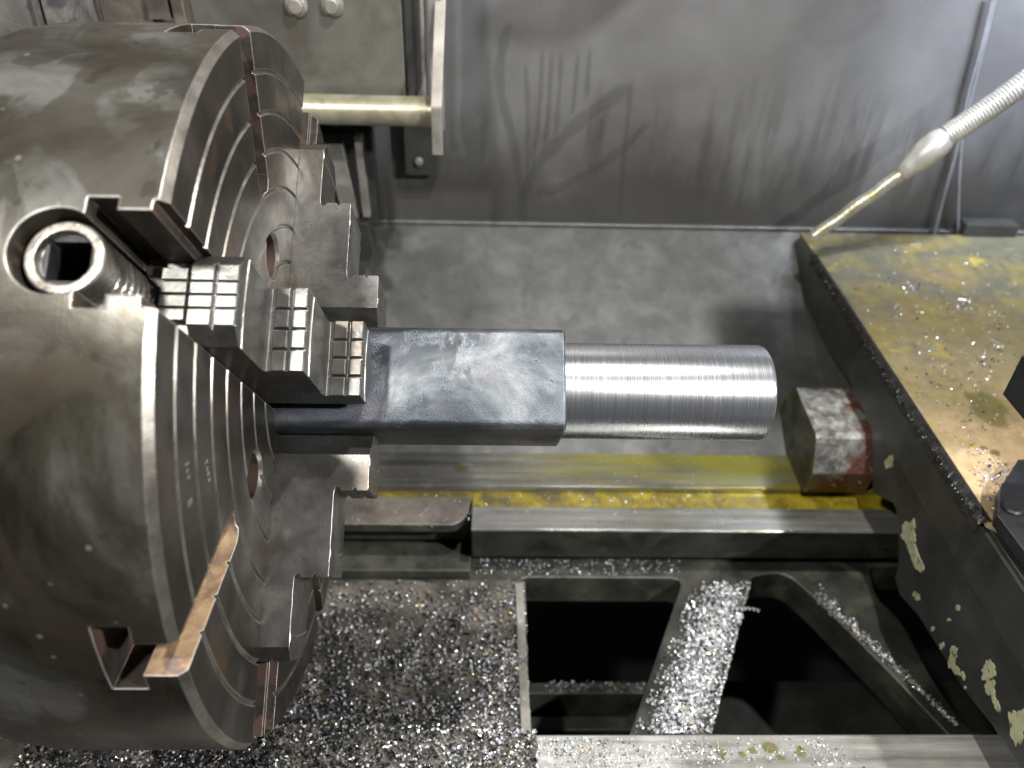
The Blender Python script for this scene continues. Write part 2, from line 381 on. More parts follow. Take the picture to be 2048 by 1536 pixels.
def block_mat():
    n = NT('wiper_block_skin')
    c = n.ramp(n.noise(60, 6, 0.65, None, 0.6), [(0.34, (0.10, 0.10, 0.09)), (0.5, (0.30, 0.29, 0.27)), (0.64, (0.58, 0.57, 0.53))])
    o = n.sep()
    k = n.math('ADD', n.math('MULTIPLY', n.math('SUBTRACT', o[0], 0.565), 14), n.math('MULTIPLY', n.math('SUBTRACT', -0.232, o[2]), 12))
    k = n.math('ADD', k, n.math('MULTIPLY', n.math('SUBTRACT', n.noise(36, 5, 0.6), 0.5), 2.2))
    c = n.mix(n.ramp(k, [(0.05, 0.0), (0.35, 0.9)]), c, (0.17, 0.055, 0.03))
    e, bv = n.edge(0.002); c = n.mix(e, c, (0.6, 0.58, 0.52))
    return n.out(c, n.ramp(n.noise(40, 4), [(0.3, 0.12), (0.7, 0.4)]), 0.3, n.bump(n.noise(140, 5, 0.65), 0.8, 0.003, bv))
M['block'] = block_mat()
M['block_end_shade'] = steel('wiper_end_shade', [(0.012, 0.012, 0.010), (0.05, 0.052, 0.03), (0.13, 0.13, 0.07)], (0.3, 0.6), 0.0, 24, fine=240, bump=0.5)  # end face turns from the lamps; its shade is put into the colour
M['hose'] = steel('coolant_hose_metal', [(0.40, 0.385, 0.34), (0.52, 0.50, 0.45), (0.62, 0.60, 0.54)], (0.3, 0.42), 0.5, 60, bump=0.1)
M['nozzle'] = steel('brass_stained_nozzle', [(0.34, 0.33, 0.26), (0.50, 0.49, 0.42), (0.60, 0.59, 0.54)], (0.2, 0.36), 0.7, 60, (0.36, 0.33, 0.08), 70, (0.55, 0.65), fine=400, bump=0.5)
M['cable'] = steel('grey_cable', [(0.16, 0.16, 0.17), (0.22, 0.22, 0.23)], (0.4, 0.5), 0.0, 30)
M['floor'] = steel('floor', [(0.01, 0.01, 0.011), (0.02, 0.02, 0.022)], (0.5, 0.7), 0.0, 6)

def chip_mat(name, gold=0.04, bright=0.5):
    n = NT(name)
    g = n.n.new('ShaderNodeNewGeometry')
    c = n.ramp(g.outputs['Random Per Island'], [(0.0, (0.015, 0.015, 0.017)), (0.34, (0.05, 0.05, 0.055)), (0.52, (0.55, 0.55, 0.56)), (0.955, (0.92, 0.93, 0.95)), (0.985, (0.80, 0.58, 0.25))])
    return n.out(c, 0.22, 0.55)
M['chips'] = chip_mat('steel_swarf', 0.03)
M['chips_bright'] = chip_mat('fresh_swarf', 0.03)
for nd in M['chips_bright'].node_tree.nodes:
    if nd.type == 'VALTORGB':
        for el, p_ in zip(nd.color_ramp.elements, (0.0, 0.06, 0.20, 0.95, 0.99)): el.position = p_
M['chips_dark'] = chip_mat('dark_swarf', 0.02)  # ramp shifted below so most chips come out black
for nd in M['chips_dark'].node_tree.nodes:
    if nd.type == 'VALTORGB':
        for el, p_ in zip(nd.color_ramp.elements, (0.0, 0.66, 0.84, 0.97, 0.99)): el.position = p_

def stain_mat(name, col, rough=0.4, amount=0.7):
    n = NT(name)
    at = n.n.new('ShaderNodeAttribute'); at.attribute_name = 'fade'
    tr = n.n.new('ShaderNodeBsdfTransparent'); mx = n.n.new('ShaderNodeMixShader')
    f = n.math('MULTIPLY', n.ramp(at.outputs['Fac'], [(0.0, 0.0), (0.6, 1.0)]), amount)
    n.lk(f, mx.inputs[0]); n.lk(tr.outputs[0], mx.inputs[1]); n.lk(n.b.outputs[0], mx.inputs[2])
    n.lk(mx.outputs[0], n.n['Material Output'].inputs[0])
    return n.out(col, rough, 0.1)
M['streak'] = stain_mat('oil_streak', (0.06, 0.06, 0.062), 0.40, 0.17)
M['puddle'] = stain_mat('oil_puddle', (0.17, 0.15, 0.025), 0.08, 0.55)
def ribbon(bm, path, widths, normal, lay):
    """soft-edged stain strip lying on a surface"""
    P = [Vector(p) for p in path]; nn = Vector(normal); rows = []
    for i, p in enumerate(P):
        t = (P[min(i+1, len(P)-1)] - P[max(i-1, 0)]).normalized(); s = t.cross(nn).normalized()
        wd = widths[i]; fade_end = 0.0 if i in (0, len(P)-1) else 1.0
        row = []
        for k, a in ((-1, 0), (-0.45, 1), (0, 1), (0.45, 1), (1, 0)):
            v = bm.verts.new(p + s*wd*k + nn*0.0012); v[lay] = a*fade_end; row.append(v)
        rows.append(row)
    for a, b in zip(rows, rows[1:]):
        for k in range(4): bm.faces.new((a[k], a[k+1], b[k+1], b[k]))

# ================================================================== SETTING
bm = bmesh.new(); boxm(bm, -1.5, 2.2, -1.2, 1.2, -1.05, -1.0)
tag(obj_from_bm('floor', bm, M['floor'], smooth=0), None, None, kind='structure')

# splash guard behind the machine
GY = 0.56
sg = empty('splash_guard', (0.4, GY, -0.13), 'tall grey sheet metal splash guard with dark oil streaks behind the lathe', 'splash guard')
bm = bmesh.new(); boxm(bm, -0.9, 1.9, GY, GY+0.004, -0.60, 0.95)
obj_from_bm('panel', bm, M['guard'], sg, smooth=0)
bm = bmesh.new(); lay = bm.verts.layers.float.new('fade')
def gp(px, py): return hit(px, py, 1, GY)
streaks = [([(1018, 40), (1008, 80), (998, 140), (1004, 200), (1022, 260), (1036, 330), (1045, 400), (1046, 456)], 9),
           ([(1260, 165), (1225, 195), (1180, 225), (1130, 270), (1085, 315), (1058, 360), (1044, 410)], 10),
           ([(1050, 120), (1056, 200), (1056, 300), (1052, 380)], 4), ([(1085, 90), (1082, 180), (1076, 260), (1070, 300)], 4),
           ([(1103, 95), (1100, 180), (1096, 250), (1090, 290)], 4), ([(1122, 100), (1120, 170), (1114, 240), (1112, 270)], 4),
           ([(1157, 95), (1152, 160), (1147, 210), (1144, 230)], 3.5), ([(1180, 90), (1176, 150), (1174, 200)], 3.5),
           ([(1204, 230), (1202, 260), (1200, 280)], 4), ([(1262, 150), (1256, 240), (1244, 340), (1240, 440)], 4),
           ([(1300, 240), (1255, 290), (1200, 330), (1130, 370), (1070, 390)], 8)]
for pts, wd in streaks:
    P = [gp(*p) for p in pts]; PP = []
    for a, b in zip(P, P[1:]): PP += [a, (a+b)/2]
    PP.append(P[-1]); k = (P[0]-CAM).length/F_PX
    ribbon(bm, PP, [wd*1.3*k*(0.7+0.7*random.random()) for _ in PP], (0, -1, 0), lay)
obj_from_bm('oil_streaks', bm, M['streak'], sg, smooth=0, recalc=False)

# chute
ch = empty('chip_chute', (0.4, 0.56, -0.13), 'smooth grey sloping sheet between the rear bed way and the splash guard', 'chute')
bm = bmesh.new(); xprof(bm, [(0.557, -0.1325), (0.557, -0.1365), (0.266, -0.306), (0.262, -0.40), (0.258, -0.40), (0.262, -0.302)], -0.9, 1.9)
obj_from_bm('sloping_sheet', bm, M['chute'], ch, smooth=0)
bm = bmesh.new(); xprof(bm, [(0.5595, -0.1270), (0.5535, -0.1270), (0.5535, -0.1315), (0.5595, -0.1315)], -0.12, 1.9)
obj_from_bm('lip', bm, M['chute'], ch, smooth=0)

# ================================================================== LATHE BED
bed = empty('lathe_bed', (0.4, 0.05, -0.5), 'cast iron lathe bed with two polished ways, diagonal ribs and deep dark openings', 'lathe bed')
XB = 0.1335      # where the gap ends and the inner strip begins
bm = bmesh.new(); xprof(bm, [(0.262, -0.300), (0.266, -0.306), (0.266, -0.50), (0.202, -0.50), (0.202, -0.302), (0.2035, -0.300)], -0.5, 1.5)
obj_from_bm('rear_way', bm, M['way'], bed, smooth=20)
bm = bmesh.new(); xprof(bm, [(0.2015, -0.308), (0.2015, -0.36), (0.169, -0.36), (0.169, -0.308)], XB, 1.5); 
xprof(bm, [(0.2015, -0.308), (0.2015, -0.50), (0.188, -0.50), (0.188, -0.308)], -0.5, XB-0.0005)
obj_from_bm('oil_groove', bm, M['oil'], bed, smooth=0)
bm = bmesh.new(); xprof(bm, [(0.1685, -0.300), (0.1685, -0.372), (0.156, -0.372), (0.145, -0.358), (0.1375, -0.332), (0.133, -0.3015), (0.1345, -0.300)], XB, 1.5)
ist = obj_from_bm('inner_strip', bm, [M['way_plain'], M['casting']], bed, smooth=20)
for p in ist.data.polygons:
    if p.normal.y < -0.9 or (p.normal.z < 0.2 and p.normal.y < -0.3): p.material_index = 1  # unmachined sides take dark casting, which also paints in their shade
# gap piece with rounded corner
ZC = -0.38
def pz(px, py, z=ZC): v = hit(px, py, 2, z); return (v.x, v.y)
bm = bmesh.new()
gpz = -0.304
pts = [(-0.4, 0.1875), (XB-0.001, 0.1875), (XB-0.004, 0.172)] + [(XB-0.004-0.022*(1-math.cos(a)), 0.172-0.028*math.sin(a)) for a in [R(q) for q in (15, 30, 45, 60, 75, 90)]] + [(-0.4, 0.144)]
prism(bm, [(x, y, gpz) for x, y in pts], (0, 0, -0.012))
boxm(bm, -0.4, XB-0.0015, 0.172, 0.187, -0.36, gpz-0.0122)
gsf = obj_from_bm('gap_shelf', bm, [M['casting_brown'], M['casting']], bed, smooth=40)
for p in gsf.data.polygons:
    if p.normal.z < 0.5: p.material_index = 1  # shelf front and underside coloured dark to deepen the shade there
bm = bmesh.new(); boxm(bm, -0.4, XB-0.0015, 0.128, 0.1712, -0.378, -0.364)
obj_from_bm('gap_ledge', bm, M['casting'], bed, smooth=40)  # dark colour carries some of the shade below the shelf
bm = bmesh.new(); xw = pz(1050, 1300)[0]; prism(bm, [(xw-0.009, 0.118, ZC+0.0005), (xw-0.0005, 0.118, ZC+0.0005), (xw+0.0035, -0.1165, ZC+0.0005), (xw-0.006, -0.1165, ZC+0.0005)], (0, 0, 0.006))
obj_from_bm('rim', bm, M['bracket'], bed, smooth=20)
# web plate with openings
def rounded(pts, rad, n=5):
    out = []; N = len(pts)
    for i in range(N):
        p, a, b = Vector(pts[i]), Vector(pts[i-1]), Vector(pts[(i+1) % N])
        r = rad[i] if isinstance(rad, (list, tuple)) else rad
        da, db = (a-p).normalized(), (b-p).normalized()
        r = min(r, 0.45*(a-p).length, 0.45*(b-p).length)
        if r <= 0: out.append(p); continue
        A, B = p+da*r, p+db*r
        for k in range(n+1):
            t = k/n; out.append((1-t)**2*A + 2*t*(1-t)*p + t*t*B)
    return out
b0 = bmesh.new(); boxm(b0, -0.5, 1.4, -0.117, 0.2010, ZC-0.045, ZC)
web = tmp_obj(b0)
hA = rounded([pz(1037, 1154), pz(1368, 1156), pz(1256, 1480), pz(1066, 1480)], [0.014, 0.018, 0.01, 0.01])
hB = rounded([pz(1502, 1152), pz(1570, 1143), pz(1640, 1205), pz(1770, 1335), pz(1905, 1478), pz(1412, 1478)], [0.01, 0.03, 0.03, 0.03, 0.006, 0.01])
hC = rounded([pz(1735, 1132), pz(1900, 1132), pz(2300, 1400), pz(1990, 1478), pz(1935, 1460), pz(1870, 1370), pz(1800, 1240), pz(1752, 1195)], [0.012, 0.01, 0, 0.01, 0.01, 0.03, 0.02, 0.01])
for h in (hA, hB, hC):
    cb = bmesh.new(); prism(cb, [(p[0], p[1], ZC+0.02) for p in h], (0, 0, -0.2)); boolean(web, cb)
finish(web, 'ribbed_web', M['casting'], bed)
# lower rails seen down in the openings
bm = bmesh.new()
v1 = pz(1100, 1372, -0.5); v2 = pz(1290, 1388, -0.5)
boxm(bm, 0.15, 0.37, v1[1]-0.010, v1[1]+0.004, -0.56, -0.50)
boxm(bm, 0.15, 0.36, v1[1]-0.045, v1[1]-0.028, -0.58, -0.52)
prism(bm, [(0.36, v1[1]+0.004, -0.501), (0.40, v1[1]+0.05, -0.501), (0.44, v1[1]+0.05, -0.501), (0.40, v1[1]-0.03, -0.501), (0.365, v1[1]-0.04, -0.501)], (0, 0, -0.05))
obj_from_bm('lower_rail', bm, M['casting'], bed)
bm = bmesh.new(); boxm(bm, -0.5, 1.4, -0.25, 0.20, -0.72, -0.70)
obj_from_bm('inner_floor', bm, M['dark'], bed)
# front way
bm = bmesh.new(); xprof(bm, [(-0.108, -0.3015), (-0.1095, -0.300), (-0.30, -0.300), (-0.30, -0.55), (-0.1175, -0.55), (-0.1175, -0.345), (-0.108, -0.340)], -0.5, 1.5)
obj_from_bm('front_way', bm, M['way_front'], bed, smooth=20)

# ================================================================== CARRIAGE
XS = 0.583
car = empty('lathe_carriage', (0.75, 0.1, -0.3), 'dark carriage at the right carrying an oily tan top plate, chipped cream paint', 'carriage')
ZP = -0.125
side_px = [(1580, 500), (1574, 531), (1650, 690), (1700, 765), (1745, 860), (1745, 985), (1786, 1005), (1792, 1018), (1797, 1060), (1797, 1130), (1790, 1155), (1800, 1190), (1838, 1232), (1880, 1300), (1925, 1375), (1985, 1450), (2040, 1536), (2110, 1640), (2300, 1640)]
sp = [hit(px, py, 0, XS) for px, py in side_px]
poly = [(XS, p.y, p.z) for p in sp] + [(XS, -0.40, ZP-0.006), (XS, 0.53, ZP-0.006)]
bm = bmesh.new(); prism(bm, poly, (0.34, 0, 0))
obj_from_bm('saddle', bm, M['dark'], car, smooth=20)
# shallow cover plate along the side
q = hit(1850, 1008, 0, XS)
bm = bmesh.new(); boxm(bm, XS-0.0030, XS+0.01, -0.40, 0.16, q.z+0.0005, ZP-0.010)
obj_from_bm('side_cover', bm, M['dark'], car, smooth=20)
pe = [hit(1600, 465, 2, ZP), hit(1978, 1045, 2, ZP)]
bm = bmesh.new()
e0, e1_ = pe
left = []
for i in range(41):
    t = i/40; p = e0.lerp(e1_, t); left.append((p.x + random.uniform(-0.0012, 0.0012), p.y))
prism(bm, [(x, y, ZP) for x, y in left] + [(e1_.x+0.02, e1_.y-0.02, ZP), (1.3, e1_.y-0.02, ZP), (1.3, e0.y+0.004, ZP)], (0, 0, -0.0055))
obj_from_bm('top_plate', bm, M['plate'], car, smooth=0)
# grime pushed against the plate edge
bm = bmesh.new()
N = 220; rows = []
for i in range(N+1):
    t = 0.12 + 0.88*i/N; p = e0.lerp(e1_, t); wdt = 0.003+0.005*t + 0.004*mnoise.noise((i*0.21, 1, 0)) + 0.0015*random.random()
    rr = [Vector((p.x+0.003, p.y, ZP+0.0006)), Vector((p.x-wdt*0.3, p.y, ZP+0.0012+0.001*random.random())), Vector((p.x-wdt*0.8, p.y, ZP-0.003+0.0015*random.random())), Vector((p.x-wdt, p.y, ZP-0.0115))]
    rows.append([bm.verts.new(v) for v in rr])
for a, b in zip(rows, rows[1:]):
    for k in range(3): bm.faces.new((a[k], a[k+1], b[k+1], b[k]))
obj_from_bm('grime_bead', bm, M['grime'], car, smooth=0)
# little block at the far end of the plate
bm = bmesh.new(); zz = ZP
a = hit(1925, 452, 1, e0.y+0.006); boxm(bm, a.x, a.x+0.075, e0.y-0.004, e0.y+0.02, ZP+0.0005, ZP+0.018)
obj_from_bm('end_stop', bm, M['dark'], car)
# wiper block riding the rear way
bm = bmesh.new()
xb = 0.5284
prof = [(0.1962, -0.2985), (0.1885, -0.262), (0.2056, -0.2230), (0.2120, -0.2190), (0.290, -0.2140), (0.2985, -0.2200), (0.316, -0.262), (0.304, -0.330), (0.270, -0.310), (0.266, -0.2985)]
prism(bm, [(xb, y, z) for y, z in prof], (0.075, 0, 0), 0)
for f in bm.faces:
    if all(abs(v.co.x-xb) < 1e-5 for v in f.verts): f.material_index = 1
obj_from_bm('wiper_block', bm, [M['block'], M['block_end_shade']], car, smooth=20)
# worn-through patches of old cream paint, millimetre-thick flakes
def flake(bm, cx, cy, ax_px, ay_px, rot, seed):
    pts = []
    for k in range(26):
        a = 2*math.pi*k/26; rr = 1+0.45*mnoise.noise((math.cos(a)*1.7+seed, math.sin(a)*1.7, seed))+0.18*random.uniform(-1, 1)
        x, y = ax_px*rr*math.cos(a), ay_px*rr*math.sin(a); c, s = math.cos(rot), math.sin(rot)
        v = hit(cx+x*c-y*s, cy+x*s+y*c, 0, XS-0.0006); pts.append(v)
    prism(bm, pts, (0.0010, 0, 0))
for i, a in enumerate([(1818, 1068, 15, 26, -0.1), (1832, 1115, 10, 30, -0.35), (1905, 1312, 8, 20, 0.2), (1912, 1340, 6, 14, -0.5), (1915, 1216, 4, 6, 0), (1925, 1352, 3, 8, -0.2),
                       (1976, 1342, 13, 20, 0.2), (1980, 1375, 10, 20, -0.2), (1992, 1408, 5, 16, -0.4), (2034, 1450, 16, 34, -0.1), (1832, 1192, 6, 9, -0.6), (1778, 925, 8, 14, 0.2), (1883, 1292, 4, 7, 0.2), (1865, 1258, 3, 4, 0), (1897, 1240, 3, 3, 0), (1930, 1375, 2, 3, 0)]):
    bm = bmesh.new(); flake(bm, *a, seed=i*3.7); obj_from_bm('old_paint', bm, M['paint'], car, smooth=0)

# compound slide base + tool post + holder at the right edge
cs = empty('compound_slide', (0.75, -0.15, -0.1), 'dark compound slide base with a slotted screw at the lower right edge', 'compound slide')
zc = -0.075
p1, p2, p3 = hit(1984, 1050, 2, ZP+0.004), hit(2015, 968, 2, zc), hit(2050, 912, 2, zc)
bm = bmesh.new()
low = [hit(1984, 1050, 2, ZP+0.001), hit(2020, 965, 2, ZP+0.001), hit(2060, 890, 2, ZP+0.001)]
prism(bm, [(low[0].x, low[0].y, ZP+0.001), (low[0].x+0.020, low[0].y+0.034, ZP+0.001), (low[0].x+0.055, low[0].y+0.070, ZP+0.001), (1.2, low[0].y+0.10, ZP+0.001), (1.2, -0.4, ZP+0.001), (low[0].x+0.02, -0.4, ZP+0.001)], (0, 0, 0.012))
obj_from_bm('base', bm, M['black'], cs, smooth=20)
bm = bmesh.new()
sc_ = hit(2025, 1018, 2, ZP+0.013); c0 = Vector((sc_.x, sc_.y, ZP+0.0128))
revolve(bm, [(0, 0.0001), (0, 0.0085), (0.002, 0.0085), (0.0035, 0.007), (0.0035, 0.0001)], c0, (0, 0, 1), 28)
scr = obj_from_bm('slotted_screw', bm, M['black'], cs, smooth=30)

bm = bmesh.new()
hx = 0.5600
boxm(bm, hx, 0.80, -0.020, 0.012, -0.008, 0.030)
th = obj_from_bm('tool_holder', bm, M['black'], smooth=20)
tag(th, 'black square tool holder poking in at the right edge above the tan plate', 'tool holder')
bm = bmesh.new(); boxm(bm, 0.712, 0.87, -0.085, -0.0205, -0.07, 0.205)  # unseen block, placed and sized for the shadow it casts on the chute
tp = obj_from_bm('tool_post', bm, M['black'], smooth=20)
tag(tp, 'unseen black tool post block outside the right edge, sized to shade the chute', 'tool post')

# unseen box on a rod, added to block the ceiling lamp over the chute
hw = empty('shade_blocker', (0.5, 0.21, 0.32), 'unseen black box on a thin rod, added above the machine to shade the chute', 'light blocker')
bm = bmesh.new(); boxm(bm, 0.438, 0.515, 0.144, 0.233, 0.32, 0.34); obj_from_bm('blocker_box', bm, M['black'], hw)
bm = bmesh.new(); tube(bm, [(0.50, 0.21, 0.341), (0.50, 0.21, 1.4)], 0.004, 12); obj_from_bm('blocker_rod', bm, M['black'], hw)

# ================================================================== CHUCK
PH1 = 14.5
def edir(a): return -math.cos(R(a))*AF + math.sin(R(a))*AU
ck = empty('lathe_chuck', (-0.06, 0, 0), 'large oily grey-brown four jaw chuck with concentric ring grooves, filling the left side', 'chuck')
prof = [(-0.14, 0.036), (-0.14, 0.238), (-0.128, 0.247), (-0.112, 0.2495), (-0.1, 0.25), (-0.0038, 0.25), (0, 0.2466)]
rings = [0.223, 0.1975, 0.172, 0.1465, 0.1195, 0.0935, 0.0675]
for r_ in rings:
    prof += [(0, r_+0.0016), (-0.0018, r_+0.0005), (-0.0018, r_-0.0005), (0, r_-0.0016)]
prof += [(0, 0.038), (-0.002, 0.036)]
b0 = bmesh.new(); revolve(b0, prof, (0, 0, 0), (1, 0, 0), 288, closed=True)
body = tmp_obj(b0)
def secprism(bm, sec, ang, s0, s1):
    """section [(x,t)] swept radially"""
    e, t_ = edir(ang), edir(ang+90)
    prism(bm, [AX*x + t_*t + e*s0 for x, t in sec], e*(s1-s0))
TS = [(0.01, 0.0263), (-0.0063, 0.0263), (-0.0063, 0.0208), (-0.0222, 0.0208), (-0.0222, 0.0273), (-0.0367, 0.0273)]
TS = TS + [(x, -t) for x, t in TS[::-1]]
cb = bmesh.new()
for k in range(4): secprism(cb, TS, PH1+90*k, 0.033, 0.32)
boolean(body, cb)
cb = bmesh.new()
for k in range(4): revolve(cb, [(0.05, 0), (0.05, 0.0213), (0.32, 0.0213), (0.32, 0)], AX*-0.0475, edir(PH1+90*k), 48)
boolean(body, cb)
T_ANG = [60.6, -32.6, 149.5, 239.5]
cb = bmesh.new()
for a in T_ANG: secprism(cb, [(0.01, 0.0118), (-0.0212, 0.0118), (-0.0212, 0.0232), (-0.0392, 0.0232), (-0.0392, -0.0232), (-0.0212, -0.0232), (-0.0212, -0.0118), (0.01, -0.0118)], a, 0.158, 0.32)
boolean(body, cb)
cb = bmesh.new()
for a in T_ANG: revolve(cb, [(-0.0390, 0), (-0.0390, 0.01175), (0.01, 0.01175), (0.01, 0)], edir(a)*0.158, (1, 0, 0), 32)
for a in (60.3, -33.0, 150, 240): revolve(cb, [(-0.05, 0), (-0.05, 0.0148), (-0.0022, 0.0148), (0.0004, 0.0172), (0.01, 0.0172), (0.01, 0)], edir(a)*0.1045, (1, 0, 0), 40)
boolean(body, cb)
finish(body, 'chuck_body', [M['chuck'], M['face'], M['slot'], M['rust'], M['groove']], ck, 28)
me = body.data
for p in me.polygons:
    c = p.center; rr = math.hypot(c.y, c.z)
    wall = abs(p.normal.x) < 0.5 and rr < 0.2488
    if c.x > -0.0046 and rr > 0.05 and 0.3 < p.normal.x < 0.93 and rr < 0.2499: p.material_index = 4
    elif rr < 0.2485 and c.x > -0.004 and not wall: p.material_index = 1
    elif rr < 0.2492 and c.x > -0.09:
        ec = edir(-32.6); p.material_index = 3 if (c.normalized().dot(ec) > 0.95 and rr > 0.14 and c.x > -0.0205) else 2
    else: p.material_index = 0

# --- one jaw (built along +s in its own frame: X = spindle axis, local Y = t, local Z = s)
S3, S2, S1 = 0.081, 0.1405, 0.1960
def build_jaw():
    W = 0.0255
    side = [(-0.006, 0.030), (0.066, 0.030), (0.0665, 0.0305), (0.0665, S3-0.001), (0.0655, S3), (0.0588, S3), (0.0572, S3-0.0026), (0.0556, S3),
            (0.0476, S3), (0.0462, S3-0.002), (0.0440, S3-0.0025), (0.0427, S3-0.0005), (0.0425, S3+0.003), (0.0425, S2-0.001), (0.0415, S2), (0.0345, S2),
            (0.0330, S2-0.0026), (0.0314, S2), (0.0242, S2), (0.0228, S2-0.002), (0.0206, S2-0.0025), (0.0192, S2-0.0005), (0.0190, S2+0.003), (0.0190, S1-0.0010), (0.0180, S1),
            (0.0083, S1), (0.0068, S1-0.0026), (0.0053, S1), (-0.0060, S1)]
    b = bmesh.new(); prism(b, [(x, -W, s) for x, s in side], (0, 2*W, 0))
    o = tmp_obj(b)
    plan = [(-0.0085, 0.0385), (0.0085, 0.0385), (0.0255, 0.0555), (0.0255, 0.186), (0.0150, 0.1975), (-0.0150, 0.1975), (-0.0255, 0.186), (-0.0255, 0.0555)]
    b = bmesh.new(); prism(b, [(-0.02, t*1.0001, s) for t, s in plan], (0.12, 0, 0))
    boolean(o, b, 'INTERSECT')
    # small chamfers on upper two blocks' corners + row grooves
    b = bmesh.new()
    for s_, x0, x1 in ((S3, 0.0440, 0.08), (S2, 0.0205, 0.0424)):
        for t in (-0.0125, 0, 0.0125):
            prism(b, [(x0, t-0.0017, s_+0.001), (x0, t, s_-0.0032), (x0, t+0.0017, s_+0.001)], (x1-x0, 0, 0))
    for t in (-0.0075, 0, 0.0075):
        prism(b, [(-0.03, t-0.0014, S1+0.002), (-0.03, t, S1-0.0028), (-0.03, t+0.0014, S1+0.002)], (0.0489, 0, 0))
    boolean(o, b)
    me = o.data
    b = bmesh.new(); b.from_mesh(me)
    # neck and foot running in the slot
    prism(b, [(-0.0222, -0.0200, 0.045), (-0.0222, 0.0200, 0.045), (-0.0222, 0.0200, 0.188), (-0.0222, -0.0200, 0.188)], (0.0165, 0, 0))
    prism(b, [(-0.0362, -0.0262, 0.045), (-0.0362, 0.0262, 0.045), (-0.0362, 0.0262, 0.180), (-0.0362, -0.0262, 0.180)], (0.0135, 0, 0))
    # tip of the T seen as the lowest pads
    for i in range(4):
        t0 = -0.0146+i*0.0075
        prism(b, [(-0.0215, t0, 0.186), (-0.0215, t0+0.0058, 0.186), (-0.0215, t0+0.0058, S1-0.001), (-0.0215, t0, S1-0.001)], (0.0130, 0, 0))
    # polished turned lands on the step faces
    for x_, s0 in ((0.0190, 0.180), (0.0425, 0.1245), (0.0665, 0.0635)):
        n = 10; W2 = 0.0253
        A = [(math.sqrt((s0+0.0045)**2-(W2*(2*i/n-1))**2), W2*(2*i/n-1)) for i in range(n+1)]
        B = [(math.sqrt(s0**2-(W2*(2*i/n-1))**2), W2*(2*i/n-1)) for i in range(n, -1, -1)]
        prism(b, [(x_-0.0005, t, s) for s, t in A+B], (0.0011, 0, 0), 1)
    bmesh.ops.recalc_face_normals(b, faces=b.faces)
    b.to_mesh(me); b.free()
    return o
def jaw_matrix(k):
    e, t_ = edir(PH1+90*k), edir(PH1+90*k+90)
    m = Matrix.Identity(4)
    for i in range(3): m[i][0] = AX[i]; m[i][1] = -t_[i]; m[i][2] = e[i]
    return m
jaw = build_jaw(); finish(jaw, 'chuck_jaw', [M['jaw'], M['jaw_bright']], None, 28)
jl = ['jaw facing the viewer with rows of square gripping pads', 'upper jaw with stepped profile and rust specks', 'rear jaw hidden behind the square bar', 'lower jaw with stepped profile, polished near its tip']
for k in range(4):
    o = jaw if k == 0 else jaw.copy()
    if k: COL.objects.link(o)
    o.parent = ck; o.matrix_parent_inverse = Matrix.Identity(4)
    o.matrix_local = Matrix.Translation(-ck.location) @ jaw_matrix(k); o['label'] = jl[k]

# --- jaw screws
def build_screw():
    b = bmesh.new()
    prof = [(0.10, 0), (0.10, 0.0155)]
    s = 0.104
    while s < 0.2165:
        prof += [(s, 0.0150), (s+0.0014, 0.0186), (s+0.0036, 0.0186), (s+0.0050, 0.0150)]; s += 0.0068
    prof += [(0.2235, 0.0152), (0.2245, 0.0186), (0.2400, 0.0188), (0.2415, 0.0178), (0.2415, 0)]
    revolve(b, prof, (0, 0, 0), (0, 0, 1), 56)
    o = tmp_obj(b)
    c = bmesh.new(); revolve(c, [(0.2365, 0), (0.2365, 0.0130), (0.2415, 0.0138), (0.25, 0.0142), (0.25, 0)], (0, 0, 0), (0, 0, 1), 48); boolean(o, c)
    c = bmesh.new(); h = 0.0100; boxm(c, -h, h, -h, h, 0.185, 0.24); boolean(o, c)
    return o
scw = build_screw(); finish(scw, 'jaw_screw', [M['screw'], M['black']], None, 32)
for p in scw.data.polygons:
    if p.center.z < 0.2366 and max(abs(p.center.x), abs(p.center.y)) < 0.0125 and p.center.z > 0.15: p.material_index = 1  # socket interior coloured black for the shade inside it
for k in range(4):
    o = scw if k == 0 else scw.copy()
    if k: COL.objects.link(o)
    o.parent = ck; o.matrix_parent_inverse = Matrix.Identity(4)
    o.matrix_local = Matrix.Translation(AX*-0.0475 - ck.location) @ jaw_matrix(k)
# stamped numerals on the face between the ring grooves
def stamp(txt, px0, py0, px1, py1, h):
    a, b = hit(px0, py0, 0, 0.0002), hit(px1, py1, 0, 0.0002)
    cu = bpy.data.curves.new('t', 'FONT'); cu.body = txt; cu.size = h; cu.extrude = 0.0001; cu.space_character = 1.25; cu.resolution_u = 2
    t = bpy.data.objects.new('t', cu); COL.objects.link(t)
    xd = (b-a).normalized(); zd = Vector((1, 0, 0)); yd = zd.cross(xd)
    mm = Matrix.Identity(4)
    for i in range(3): mm[i][0] = xd[i]; mm[i][1] = yd[i]; mm[i][2] = zd[i]; mm[i][3] = a[i]
    t.matrix_world = mm; bpy.context.view_layer.update()
    me = bpy.data.meshes.new_from_object(t.evaluated_get(bpy.context.evaluated_depsgraph_get())); me.transform(mm)
    bpy.data.objects.remove(t)
    me.materials.clear(); me.materials.append(M['face'])
    o = bpy.data.objects.new('stamped_digits', me); COL.objects.link(o); o.parent = ck; o.matrix_parent_inverse = Matrix.Translation(-ck.location)
stamp('360', 371, 925, 377, 975, 0.006)
stamp('7480', 409, 925, 421, 985, 0.006)
stamp('8', 375, 1003, 379, 1030, 0.009)

